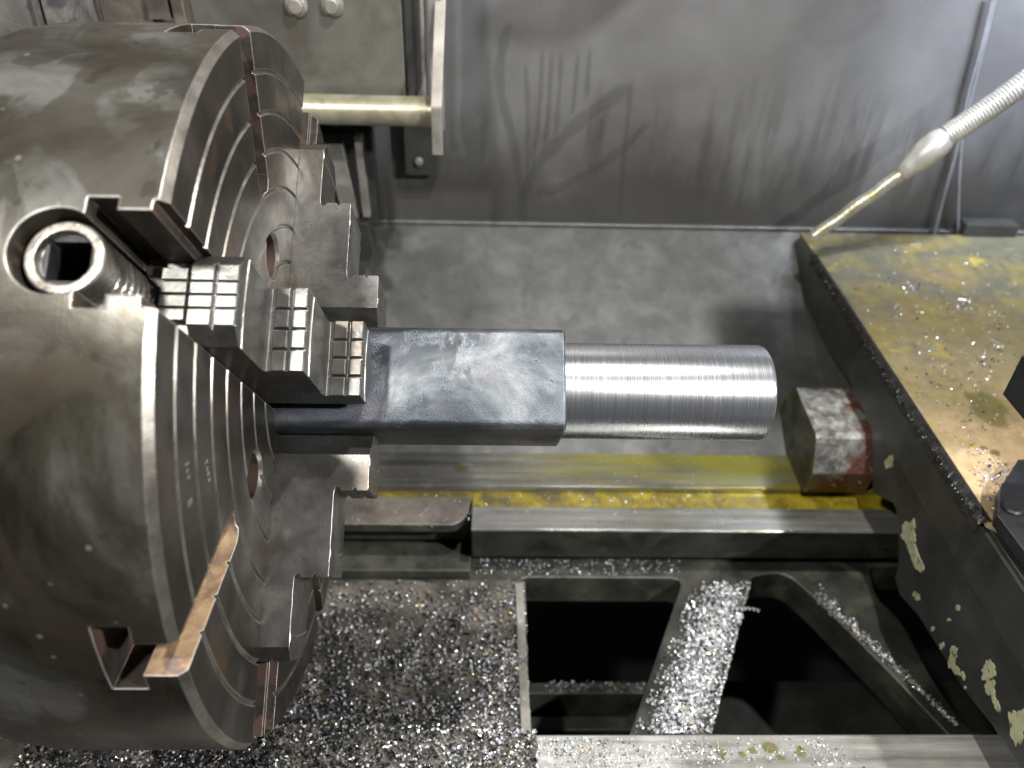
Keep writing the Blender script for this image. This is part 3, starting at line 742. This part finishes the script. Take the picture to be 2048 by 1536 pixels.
# ================================================================== WORKPIECE
wp = empty('steel_bar', (0.1, 0, 0), 'square blue-black steel bar gripped in the chuck with its end turned to a bright cylinder', 'steel bar')
a_, rc = 0.0378, 0.0066
sec = []
for q in range(4):
    for k in range(9):
        an = R(90*q + 90*k/8); sec.append(((a_-rc)*(1 if q in (0, 3) else -1)+rc*math.cos(an), (a_-rc)*(1 if q in (0, 1) else -1)+rc*math.sin(an)))
E1, E2 = edir(PH1), edir(PH1+90)
bm = bmesh.new(); rows = []
for x, sc2 in ((-0.06, 1), (0.2045, 1), (0.2060, 0.965)):
    rows.append([bm.verts.new(AX*x + E1*(u*sc2) + E2*(v*sc2)) for u, v in sec])
for a, b in zip(rows, rows[1:]):
    for k in range(len(sec)): bm.faces.new((a[k], a[(k+1) % len(sec)], b[(k+1) % len(sec)], b[k]))
bm.faces.new(rows[0]); bm.faces.new(rows[-1][::-1])
obj_from_bm('square_shank', bm, M['bar'], wp, smooth=30)
bm = bmesh.new(); revolve(bm, [(0.200, 0), (0.200, 0.0368), (0.3570, 0.0368), (0.3595, 0.0358), (0.3610, 0.0338), (0.361, 0)], (0, 0, -0.0006), (1, 0, 0), 160)
obj_from_bm('turned_end', bm, M['turned'], wp, smooth=30)

# ================================================================== HEADSTOCK SIDE CLUTTER
YB = 0.42
hb = empty('headstock_cover', (-0.05, YB, 0.15), 'weathered sheet metal cover box with two hex bolts behind the chuck', 'machine cover')
bx0, bx1 = hit(385, 40, 1, YB), hit(812, 212, 1, YB)
bm = bmesh.new(); boxm(bm, bx0.x, bx1.x, YB, YB+0.13, bx1.z, 0.45)
obj_from_bm('box', bm, M['box'], hb)
e_ = hit(835, 212, 1, YB+0.01)
bm = bmesh.new(); boxm(bm, bx1.x+0.001, e_.x, YB+0.010, YB+0.13, bx1.z+0.002, 0.45)
obj_from_bm('side_flange', bm, M['dark'], hb)
a = hit(851, 208, 1, YB); 
bm = bmesh.new(); boxm(bm, a.x-0.002, a.x+0.0015, YB-0.002, YB+0.02, a.z, 0.45); obj_from_bm('edge_strip', bm, M['bracket'], hb)
for px, py in ((593, 10), (665, 10)):
    c = hit(px, py, 1, YB); bm = bmesh.new()
    revolve(bm, [(0, 0), (0, 0.0115), (0.0015, 0.0115), (0.0015, 0.008), (0.0085, 0.0078), (0.0095, 0.0065), (0.0095, 0)], c, (0, -1, 0), 6 if False else 24)
    obj_from_bm('bolt', bm, M['bracket'], hb)
# rough castings at the top left
rcst = empty('headstock', (-0.35, 0.30, 0.2), 'rough dark cast iron headstock showing above the chuck at top left', 'headstock')
bm = bmesh.new()
def rough_box(bm, x0, x1, y, z0, z1, amp, seed, d=0.1):
    nx, nz = 24, 16; g = []
    for i in range(nx+1):
        row = []
        for j in range(nz+1):
            x = x0+(x1-x0)*i/nx; z = z0+(z1-z0)*j/nz
            row.append(bm.verts.new((x, y+amp*mnoise.noise((x*18+seed, z*18, seed)), z)))
        g.append(row)
    for i in range(nx):
        for j in range(nz): bm.faces.new((g[i][j], g[i+1][j], g[i+1][j+1], g[i][j+1]))
    boxm(bm, x0+0.0005, x1-0.0005, y+amp*1.2+0.002, y+d, z0, z1)
L0, L1 = hit(-60, 0, 1, 0.36), hit(52, 0, 1, 0.36)
rough_box(bm, L0.x-0.1, L1.x, 0.36, 0.02, 0.34, 0.006, 1)
obj_from_bm('end_casting', bm, M['rough_cast'], rcst, smooth=60)
bm = bmesh.new(); L2 = hit(178, 0, 1, 0.38); rough_box(bm, L1.x+0.004, L2.x, 0.38, 0.02, 0.34, 0.012, 5)
obj_from_bm('middle_casting', bm, M['rough_cast'], rcst, smooth=60)
bm = bmesh.new(); L3 = hit(364, 0, 1, 0.40); boxm(bm, L2.x+0.0005, L3.x, 0.40, 0.5, 0.02, 0.34)
obj_from_bm('flat_casting', bm, M['casting_brown'], rcst, smooth=20)
bm = bmesh.new(); c0 = hit(290, -10, 1, 0.395); c1 = hit(345, 38, 1, 0.395)
rough_box(bm, c0.x, c1.x, 0.392, c1.z, 0.33, 0.008, 9, 0.008)
obj_from_bm('cast_boss', bm, M['casting_brown'], rcst, smooth=60)

# pipe and bracket
c = hit(700, 240, 1, 0.38); c2 = hit(866, 240, 1, 0.38)
bm = bmesh.new(); revolve(bm, [(0, 0), (0, 0.0160), (c2.x+0.25, 0.0160), (c2.x+0.25, 0)], (-0.25, 0.395, c2.z+0.004), (1, 0, 0), 40)
pp = obj_from_bm('guard_pipe', bm, M['pipe'], smooth=40); tag(pp, 'horizontal yellowed round pipe below the cover box behind the chuck', 'pipe')
br = empty('guard_bracket', (c2.x, 0.38, 0.1), 'long flat steel bracket bar angled down past the end of the yellowed pipe', 'bracket')
bm = bmesh.new()
yb = 0.365
B = [hit(866, 45, 1, yb+0.05), hit(896, 45, 1, yb+0.05), hit(893, 145, 1, yb), hit(890, 310, 1, yb), hit(863, 310, 1, yb), hit(863, 215, 1, yb), hit(868, 145, 1, yb)]
A2 = [(p.x, p.z) for p in B]
zt = 0.30
xl, xr_ = hit(863, 250, 1, yb).x, hit(884, 250, 1, yb).x
zb, zk = hit(870, 310, 1, yb).z, hit(870, 215, 1, yb).z
boxm(bm, xl, xr_, yb, yb+0.010, zb, zk)
prism(bm, [(xl, yb, zk+0.0004), (xr_, yb, zk+0.0004), (xr_, yb+0.010, zk+0.0004), (xl, yb+0.010, zk+0.0004)], (0.004, 0.06, 0.10))
obj_from_bm('flat_bar', bm, M['bracket'], br, smooth=20)
g1 = hit(855, 120, 1, yb+0.05)
bm = bmesh.new(); boxm(bm, g1.x+0.002, g1.x+0.016, yb+0.055, yb+0.075, 0.05, 0.45)
obj_from_bm('upright', bm, M['bracket'], br, smooth=20)
# small bolted tab on the guard
g2, g3 = hit(810, 282, 1, 0.545), hit(878, 345, 1, 0.545)
tb = empty('bolted_tab', (g2.x, 0.55, g3.z), 'small dark plate with one round bolt fixed to the splash guard under the pipe', 'bolted plate')
bm = bmesh.new(); boxm(bm, g2.x, g3.x, 0.535, 0.5585, g3.z, g2.z+0.03); obj_from_bm('tab', bm, M['dark'], tb)
bm = bmesh.new(); c = hit(838, 322, 1, 0.535); revolve(bm, [(0, 0), (0, 0.0055), (0.005, 0.0050), (0.006, 0.003), (0.006, 0)], c, (0, -1, 0), 20); obj_from_bm('bolt', bm, M['bracket'], tb)
# two slanting legs of the chuck guard with a foot
lg = empty('shift_lever', (0.0, 0.5, -0.1), 'pair of slanting steel legs ending in a dark foot right of the upper jaw', 'lever')
yl = 0.47
def bar(bm, a, b, wx, wy):
    a, b = Vector(a), Vector(b); prism(bm, [a+Vector((-wx, -wy, 0)), a+Vector((wx, -wy, 0)), a+Vector((wx, wy, 0)), a+Vector((-wx, wy, 0))], b-a)
bm = bmesh.new(); bar(bm, hit(668, 285, 1, yl+0.01), hit(706, 440, 1, yl+0.01), 0.0105, 0.006); obj_from_bm('leg', bm, M['bracket'], lg)
bm = bmesh.new(); bar(bm, hit(716, 270, 1, yl), hit(735, 430, 1, yl), 0.0045, 0.006); obj_from_bm('leg', bm, M['bracket'], lg)
bm = bmesh.new(); f0, f1 = hit(704, 438, 1, yl), hit(750, 512, 1, yl); 
prism(bm, [(f0.x, yl-0.012, f0.z), (f1.x-0.004, yl-0.012, f0.z), (f1.x, yl-0.012, f1.z+0.01), (f1.x-0.006, yl-0.012, f1.z), (f0.x+0.006, yl-0.012, f1.z), (f0.x+0.002, yl-0.012, f1.z+0.02)], (0, 0.035, 0))
obj_from_bm('foot', bm, M['dark'], lg)
# flat dark panel standing in for the deep shade behind the legs
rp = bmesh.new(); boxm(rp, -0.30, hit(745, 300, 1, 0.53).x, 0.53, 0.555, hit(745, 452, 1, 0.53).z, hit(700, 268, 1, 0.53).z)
rp = obj_from_bm('shade_panel', rp, M['dark'], smooth=0); tag(rp, 'dark panel standing in for shade behind the slanting legs under the pipe', 'panel')

# ================================================================== COOLANT HOSE AND CABLES
YH = 0.45
cn = empty('coolant_hose', hit(1890, 275, 1, YH), 'ribbed flexible coolant hose with a thin nozzle aimed down at the plate corner', 'coolant hose')
pT, pF0, pF1, pE = hit(1628, 472, 1, YH), hit(1800, 350, 1, YH), hit(1893, 272, 1, YH), hit(2140, 95, 1, YH)
bm = bmesh.new(); pts = []; rd = []
n = 150
for i in range(n):
    t = i/(n-1); p = pF1.lerp(pE, t) + Vector((0, 0, -0.004*math.sin(math.pi*t))); pts.append(p)
    rd.append(0.0134 - (0.0010 if i % 4 == 0 else 0))
tube(bm, pts, rd, 28); obj_from_bm('ribbed_hose', bm, M['hose'], cn, smooth=60)
bm = bmesh.new(); d = pF0-pF1
fit_ = [(-0.02, 0.0105), (0.05, 0.0128), (0.18, 0.0150), (0.42, 0.0152), (0.62, 0.0128), (0.80, 0.0100), (0.96, 0.0088), (1.0, 0.0060)]
tube(bm, [pF1+d*t for t, r_ in fit_], [r_*1.13 for t, r_ in fit_], 32); obj_from_bm('fitting', bm, M['hose'], cn, smooth=50)
bm = bmesh.new(); pts = [pF0.lerp(pT, t/12) + Vector((0, 0, 0.0012*math.sin(t*1.3))) for t in range(-1, 13)]
tube(bm, pts, [0.0079 + 0.0003*math.sin(i*2.1) for i in range(14)], 22, cap=False)
tube(bm, pts[::-1][:4], 0.0058, 16); obj_from_bm('nozzle', bm, M['nozzle'], cn, smooth=50)
for lab, pl in (('thin grey cable hanging down the splash guard, bowing left below the hose', [(1988, -20), (1962, 90), (1935, 190), (1912, 300), (1888, 390), (1868, 470), (1855, 540)]),
                ('thin grey cable hanging nearly straight behind the coolant fitting', [(1994, -20), (1975, 60), (1950, 160), (1926, 260), (1918, 350), (1916, 430), (1916, 500)])):
    bm = bmesh.new(); P = [hit(x, y, 1, GY-0.012) for x, y in pl]; Q = []
    for i in range(len(P)-1):
        p0, p1_, p2_, p3_ = P[max(i-1, 0)], P[i], P[i+1], P[min(i+2, len(P)-1)]
        for k in range(6):
            t = k/6; Q.append(0.5*((2*p1_)+(-p0+p2_)*t+(2*p0-5*p1_+4*p2_-p3_)*t*t+(-p0+3*p1_-3*p2_+p3_)*t**3))
    Q.append(P[-1]); tube(bm, Q, 0.0023, 12)
    o = obj_from_bm('hanging_cable', bm, M['cable'], smooth=60); tag(o, lab, 'cable', 'cables on the splash guard')

# ================================================================== SWARF
DARK = set()
def chip(V, Fc, p, size, kind=0):
    """a little curled shaving: an arc of ribbon with a random pose"""
    rot = Matrix.Rotation(random.uniform(0, 6.28), 3, 'Z') @ Matrix.Rotation(random.uniform(-1.3, 1.3), 3, 'X') @ Matrix.Rotation(random.uniform(-1.3, 1.3), 3, 'Y')
    n = 6; arc = random.uniform(2.6, 5.4); wd = size*random.uniform(0.5, 1.0); b0 = len(V); tw = random.uniform(-0.5, 0.5)*size
    for i in range(n+1):
        a = arc*i/n; r = size*(0.55+0.12*i/n)
        for s in (-0.5, 0.5):
            q = rot @ Vector((r*math.cos(a), s*wd+tw*i/n, r*math.sin(a))); V.append((p[0]+q.x, p[1]+q.y, p[2]+q.z+size*0.35))
    if kind: DARK.update(range(len(Fc), len(Fc)+n))
    for i in range(n): k = b0+2*i; Fc.append((k, k+1, k+3, k+2))
def long_curl(V, Fc, p, length, rad, ang, turns):
    n = int(turns*9); b0 = len(V); d = Vector((math.cos(ang), math.sin(ang), random.uniform(-0.1, 0.2))).normalized(); u = d.orthogonal().normalized(); v = d.cross(u)
    for i in range(n+1):
        t = i/n; a = 2*math.pi*turns*t; bend = Vector((0, 0, 1)).cross(d)*math.sin(t*2.2)*length*0.15
        for s in (-0.5, 0.5):
            q = Vector(p) + d*(length*t+s*rad*0.55) + bend + (u*math.cos(a)+v*math.sin(a))*rad; V.append((q.x, q.y, q.z+rad))
    for i in range(n): k = b0+2*i; Fc.append((k, k+1, k+3, k+2))
def chips_obj(name, V, Fc, label, cat, mat='chips'):
    me = bpy.data.meshes.new(name); me.from_pydata(V, [], Fc); me.materials.append(M[mat]); me.materials.append(M['chips_dark'])
    for i in DARK: me.polygons[i].material_index = 1
    DARK.clear()
    me.polygons.foreach_set('use_smooth', [True]*len(me.polygons))
    o = bpy.data.objects.new(name, me); COL.objects.link(o); return tag(o, label, cat, kind='stuff')

# mound under the chuck spilling over the web and front way
def mound_h(x, y):
    """height of heaped swarf above its bed surface"""
    base = ZC if y > -0.1085 else -0.300
    n = mnoise.noise((x*28, y*28, 0)) + 0.5*mnoise.noise((x*70, y*70, 3))
    # heap centred near front way, left part
    hh = 0.034*math.exp(-((x-0.06)/0.11)**2)*math.exp(-((y+0.085)/0.05)**2)
    return base, hh + 0.004*n
def inside(px_poly, x, y):
    c = False; j = len(px_poly)-1
    for i in range(len(px_poly)):
        xi, yi = px_poly[i]; xj, yj = px_poly[j]
        if (yi > y) != (yj > y) and x < (xj-xi)*(y-yi)/(yj-yi)+xi: c = not c
        j = i
    return c
XE = pz(1062, 1300)[0]-0.004
def surf(x, y):
    """top of swarf-bearing surface at x,y"""
    if y > -0.1085:
        h = 0.052*math.exp(-((y+0.112)/0.030)**2) * (1 if x < 0.13 else math.exp(-((x-0.13)/0.03)**2))
        return ZC + h + 0.003 + 0.003*mnoise.noise((x*35, y*35, 0))
    h = 0.005 + 0.011*math.exp(-((x-0.02)/0.13)**2)
    return -0.300 + h*(1 if x < 0.21 else math.exp(-((x-0.21)/0.02)**2)) + 0.002*mnoise.noise((x*35, y*35, 0))
bm = bmesh.new(); NX, NY = 90, 60; g = []
for i in range(NX+1):
    row = []
    for j in range(NY+1):
        x = -0.30+(XE+0.30)*i/NX; y = -0.29+(0.125+0.29)*j/NY
        row.append(bm.verts.new((x, y, surf(x, y)+0.0015*mnoise.noise((x*160, y*160, 5))-0.0015)))
    g.append(row)
for i in range(NX):
    for j in range(NY): bm.faces.new((g[i][j], g[i+1][j], g[i+1][j+1], g[i][j+1]))
o = obj_from_bm('swarf_bed', bm, steel('settled_swarf', [(0.02, 0.019, 0.017), (0.10, 0.088, 0.072), (0.19, 0.165, 0.135)], (0.35, 0.7), 0.2, 24, fine=420, bump=0.9), smooth=60, recalc=False)
tag(o, 'brown and black bed of settled grit under the loose shavings', 'settled grit', kind='stuff')
V, Fc = [], []
cnt = 0
while cnt < 21000:
    x = random.uniform(-0.24, XE); y = random.uniform(-0.21, 0.124)
    dn = 0.5 + 0.5*mnoise.noise((x*22, y*22, 2)) + (0.6 if y < -0.03 else 0.0) + (0.5 if x > XE-0.05 else 0)
    if y > 0.03: dn *= 0.6
    if y > 0.112+0.008*mnoise.noise((x*30, 0, 4)): dn *= 0.25
    if y > 0.10: dn *= 0.9
    if random.random() > dn: continue
    chip(V, Fc, (x, y, surf(x, y)+random.uniform(0, 0.0015)), random.uniform(0.0010, 0.0027), 1 if random.random() < 0.9*min(1, max(0.0, (0.02-y)/0.08+0.5*mnoise.noise((x*20, y*20, 8))))*(1 if x < 0.10 else max(0, 1-(x-0.10)/0.05)) else 0); cnt += 1
for _ in range(220):
    x = random.uniform(-0.05, XE); y = random.uniform(-0.2, 0.11); long_curl(V, Fc, (x, y, surf(x, y)), random.uniform(0.005, 0.013), 0.0011, random.uniform(0, 6.28), random.uniform(2, 5))
chips_obj('metal_shavings', V, Fc, 'thick heap of small curled black and silver shavings below the chuck', 'metal shavings')

# shavings on the ribs, ways and down in the openings
V, Fc = [], []
rib1 = [pz(1392, 1165), pz(1500, 1165), pz(1420, 1468), pz(1268, 1468)]
cnt = 0
while cnt < 4200:
    t = random.random()**0.75; s = min(1, max(0, random.gauss(0.58, 0.24)))
    l = Vector(rib1[0]).lerp(Vector(rib1[3]), t); r_ = Vector(rib1[1]).lerp(Vector(rib1[2]), t); p = l.lerp(r_, s)
    chip(V, Fc, (p.x, p.y, ZC+random.uniform(0, 0.003)), random.uniform(0.0014, 0.0030)); cnt += 1
for _ in range(700):     # ridge of rib two
    t = random.random(); a = Vector(pz(1640, 1190)).lerp(Vector(pz(1915, 1452)), t)
    chip(V, Fc, (a.x+random.gauss(0, 0.004*(1.3-t)), a.y+random.gauss(0, 0.004*(1.3-t)), ZC), random.uniform(0.0012, 0.0022))
for _ in range(420):     # ledge below the rear strip
    px = random.uniform(950, 1360); v = hit(px, random.uniform(1118, 1150), 2, ZC); chip(V, Fc, (v.x, v.y, ZC), random.uniform(0.0009, 0.0017))
for _ in range(140):
    px = random.uniform(1090, 1290); v = hit(px, random.uniform(1362, 1384), 2, -0.499); chip(V, Fc, (v.x, v.y, -0.4995), random.uniform(0.0012, 0.002))
def ppx(x): return x
fw = [(1200, 1490, 60, 14, 220), (1235, 1520, 60, 12, 200), (1370, 1498, 22, 14, 120), (1420, 1510, 26, 12, 120), (1500, 1495, 30, 16, 40), (1560, 1512, 40, 14, 40), (1625, 1488, 16, 8, 60), (1665, 1520, 22, 12, 90), (1400, 1500, 160, 22, 90), (1130, 1500, 60, 20, 420)]
for cx, cy, sx, sy, nn in fw:
    for _ in range(nn):
        py = random.gauss(cy, sy); px = random.gauss(cx, sx)
        if py < 1476: continue
        v = hit(px, py, 2, -0.3); chip(V, Fc, (v.x, v.y, -0.3), random.uniform(0.0009, 0.0018))
for _ in range(300):     # oil groove
    px = random.uniform(790, 1700) if random.random() < 0.35 else random.gauss(1280, 130); v = hit(px, random.uniform(985, 1012), 2, -0.308); chip(V, Fc, (v.x, v.y, -0.308), random.uniform(0.0009, 0.0017))
for _ in range(34):
    v = hit(random.uniform(960, 1500), random.uniform(1020, 1056), 2, -0.3); chip(V, Fc, (v.x, v.y, -0.3), random.uniform(0.0007, 0.0012))
for _ in range(120):
    v = hit(random.uniform(700, 940), random.uniform(1000, 1055), 2, gpz); chip(V, Fc, (v.x, v.y, gpz), random.uniform(0.0006, 0.0012))
for _ in range(26):
    v = hit(random.gauss(1270, 25), random.gauss(955, 18), 2, -0.3); chip(V, Fc, (v.x, v.y, -0.3), random.uniform(0.0007, 0.0012))
long_curl(V, Fc, hit(918, 925, 2, -0.3), 0.014, 0.0009, -1.1, 5); long_curl(V, Fc, hit(922, 928, 2, -0.3), 0.016, 0.0009, -0.4, 5)
long_curl(V, Fc, Vector((*pz(1470, 1222), ZC+0.002)), 0.028, 0.0022, -0.2, 6)
chips_obj('scattered_shavings', V, Fc, 'loose silver shavings scattered over the bed ways and the sloping ribs', 'metal shavings', 'chips_bright')
# on the plate
V, Fc = [], []
clusters = [(1826, 578, 6, 22), (1930, 610, 26, 34), (1995, 640, 24, 26), (1900, 680, 40, 26), (1975, 720, 30, 30), (2000, 945, 22, 40), (2000, 1000, 12, 30), (1900, 520, 60, 10), (1850, 640, 40, 24), (1955, 820, 30, 14), (1960, 900, 24, 20), (1840, 480, 70, 14), (1900, 760, 60, 26), (1820, 700, 40, 18), (1860, 600, 120, 60), (1950, 760, 80, 60), (1990, 960, 30, 60), (1900, 850, 70, 30)]
for cx, cy, sg_, nn in clusters:
    for _ in range(int(nn*1.6)):
        v = hit(random.gauss(cx, sg_), random.gauss(cy, sg_*0.6), 2, ZP); 
        if v.x < 0.592 or v.y > e0.y: continue
        chip(V, Fc, (v.x, v.y, ZP), random.uniform(0.0010, 0.0026))
for px, py, ln, an in ((1860, 545, 0.017, 0.15), (1915, 600, 0.014, -0.6), (1885, 640, 0.014, 0.2), (1790, 620, 0.010, 0.8), (1930, 620, 0.016, 1.0), (1980, 680, 0.016, -1.1), (1910, 905, 0.008, 0.4), (1820, 492, 0.016, 0)):
    long_curl(V, Fc, hit(px, py, 2, ZP), ln, 0.0013, an, 5)
for _ in range(260):
    t = random.uniform(0.15, 1); p = e0.lerp(e1_, t); chip(V, Fc, (p.x-random.uniform(-0.003, 0.007+0.004*t), p.y, ZP-0.002), random.uniform(0.0005, 0.0011))
for _ in range(70):
    v = hit(random.uniform(1650, 1745), random.uniform(900, 975), 1, 0.19); chip(V, Fc, (v.x, v.y, v.z), random.uniform(0.0007, 0.0013))
for _ in range(40):
    v = hit(random.uniform(1650, 1745), random.uniform(800, 865), 2, -0.216); chip(V, Fc, (v.x, v.y, v.z), random.uniform(0.0006, 0.0011))
chips_obj('plate_shavings', V, Fc, 'bright silver shavings and short curls strewn over the tan plate', 'metal shavings', 'chips_bright')
# oil puddles on the plate
bm = bmesh.new(); lay = bm.verts.layers.float.new('fade')
def puddle(bm, c, rx, ry, seed):
    cv = bm.verts.new(c); cv[lay] = 1.0; A = []; B = []
    for k in range(28):
        a = 2*math.pi*k/28; rr = 1+0.4*mnoise.noise((math.cos(a)*1.3+seed, math.sin(a)*1.3, 0))
        va = bm.verts.new((c[0]+rx*0.5*rr*math.cos(a), c[1]+ry*0.5*rr*math.sin(a), c[2])); va[lay] = 1.0; A.append(va)
        vb = bm.verts.new((c[0]+rx*rr*math.cos(a), c[1]+ry*rr*math.sin(a), c[2])); vb[lay] = 0.0; B.append(vb)
    for k in range(28):
        k2 = (k+1) % 28; bm.faces.new((cv, A[k], A[k2])); bm.faces.new((A[k], B[k], B[k2], A[k2]))
for px, py, rx, ry in ((1975, 815, 0.022, 0.034), (1990, 905, 0.005, 0.005), (1968, 895, 0.004, 0.004), (1870, 880, 0.003, 0.003)):
    v = hit(px, py, 2, ZP+0.0008); puddle(bm, v, rx, ry, px*0.1)
for px, py, rx, ry in ((1540, 1494, 0.007, 0.006), (1505, 1500, 0.005, 0.004), (1485, 1508, 0.004, 0.003), (1602, 1503, 0.005, 0.006), (1560, 1515, 0.005, 0.003), (1440, 1505, 0.005, 0.006), (922, 935, 0.009, 0.007)):
    v = hit(px, py, 2, -0.2992); puddle(bm, v, rx, ry, px*0.1)
o = obj_from_bm('oil_puddles', bm, M['puddle'], smooth=0, recalc=False); tag(o, 'thin yellow-green oil puddles lying on the plate and the ways', 'oil', kind='stuff')
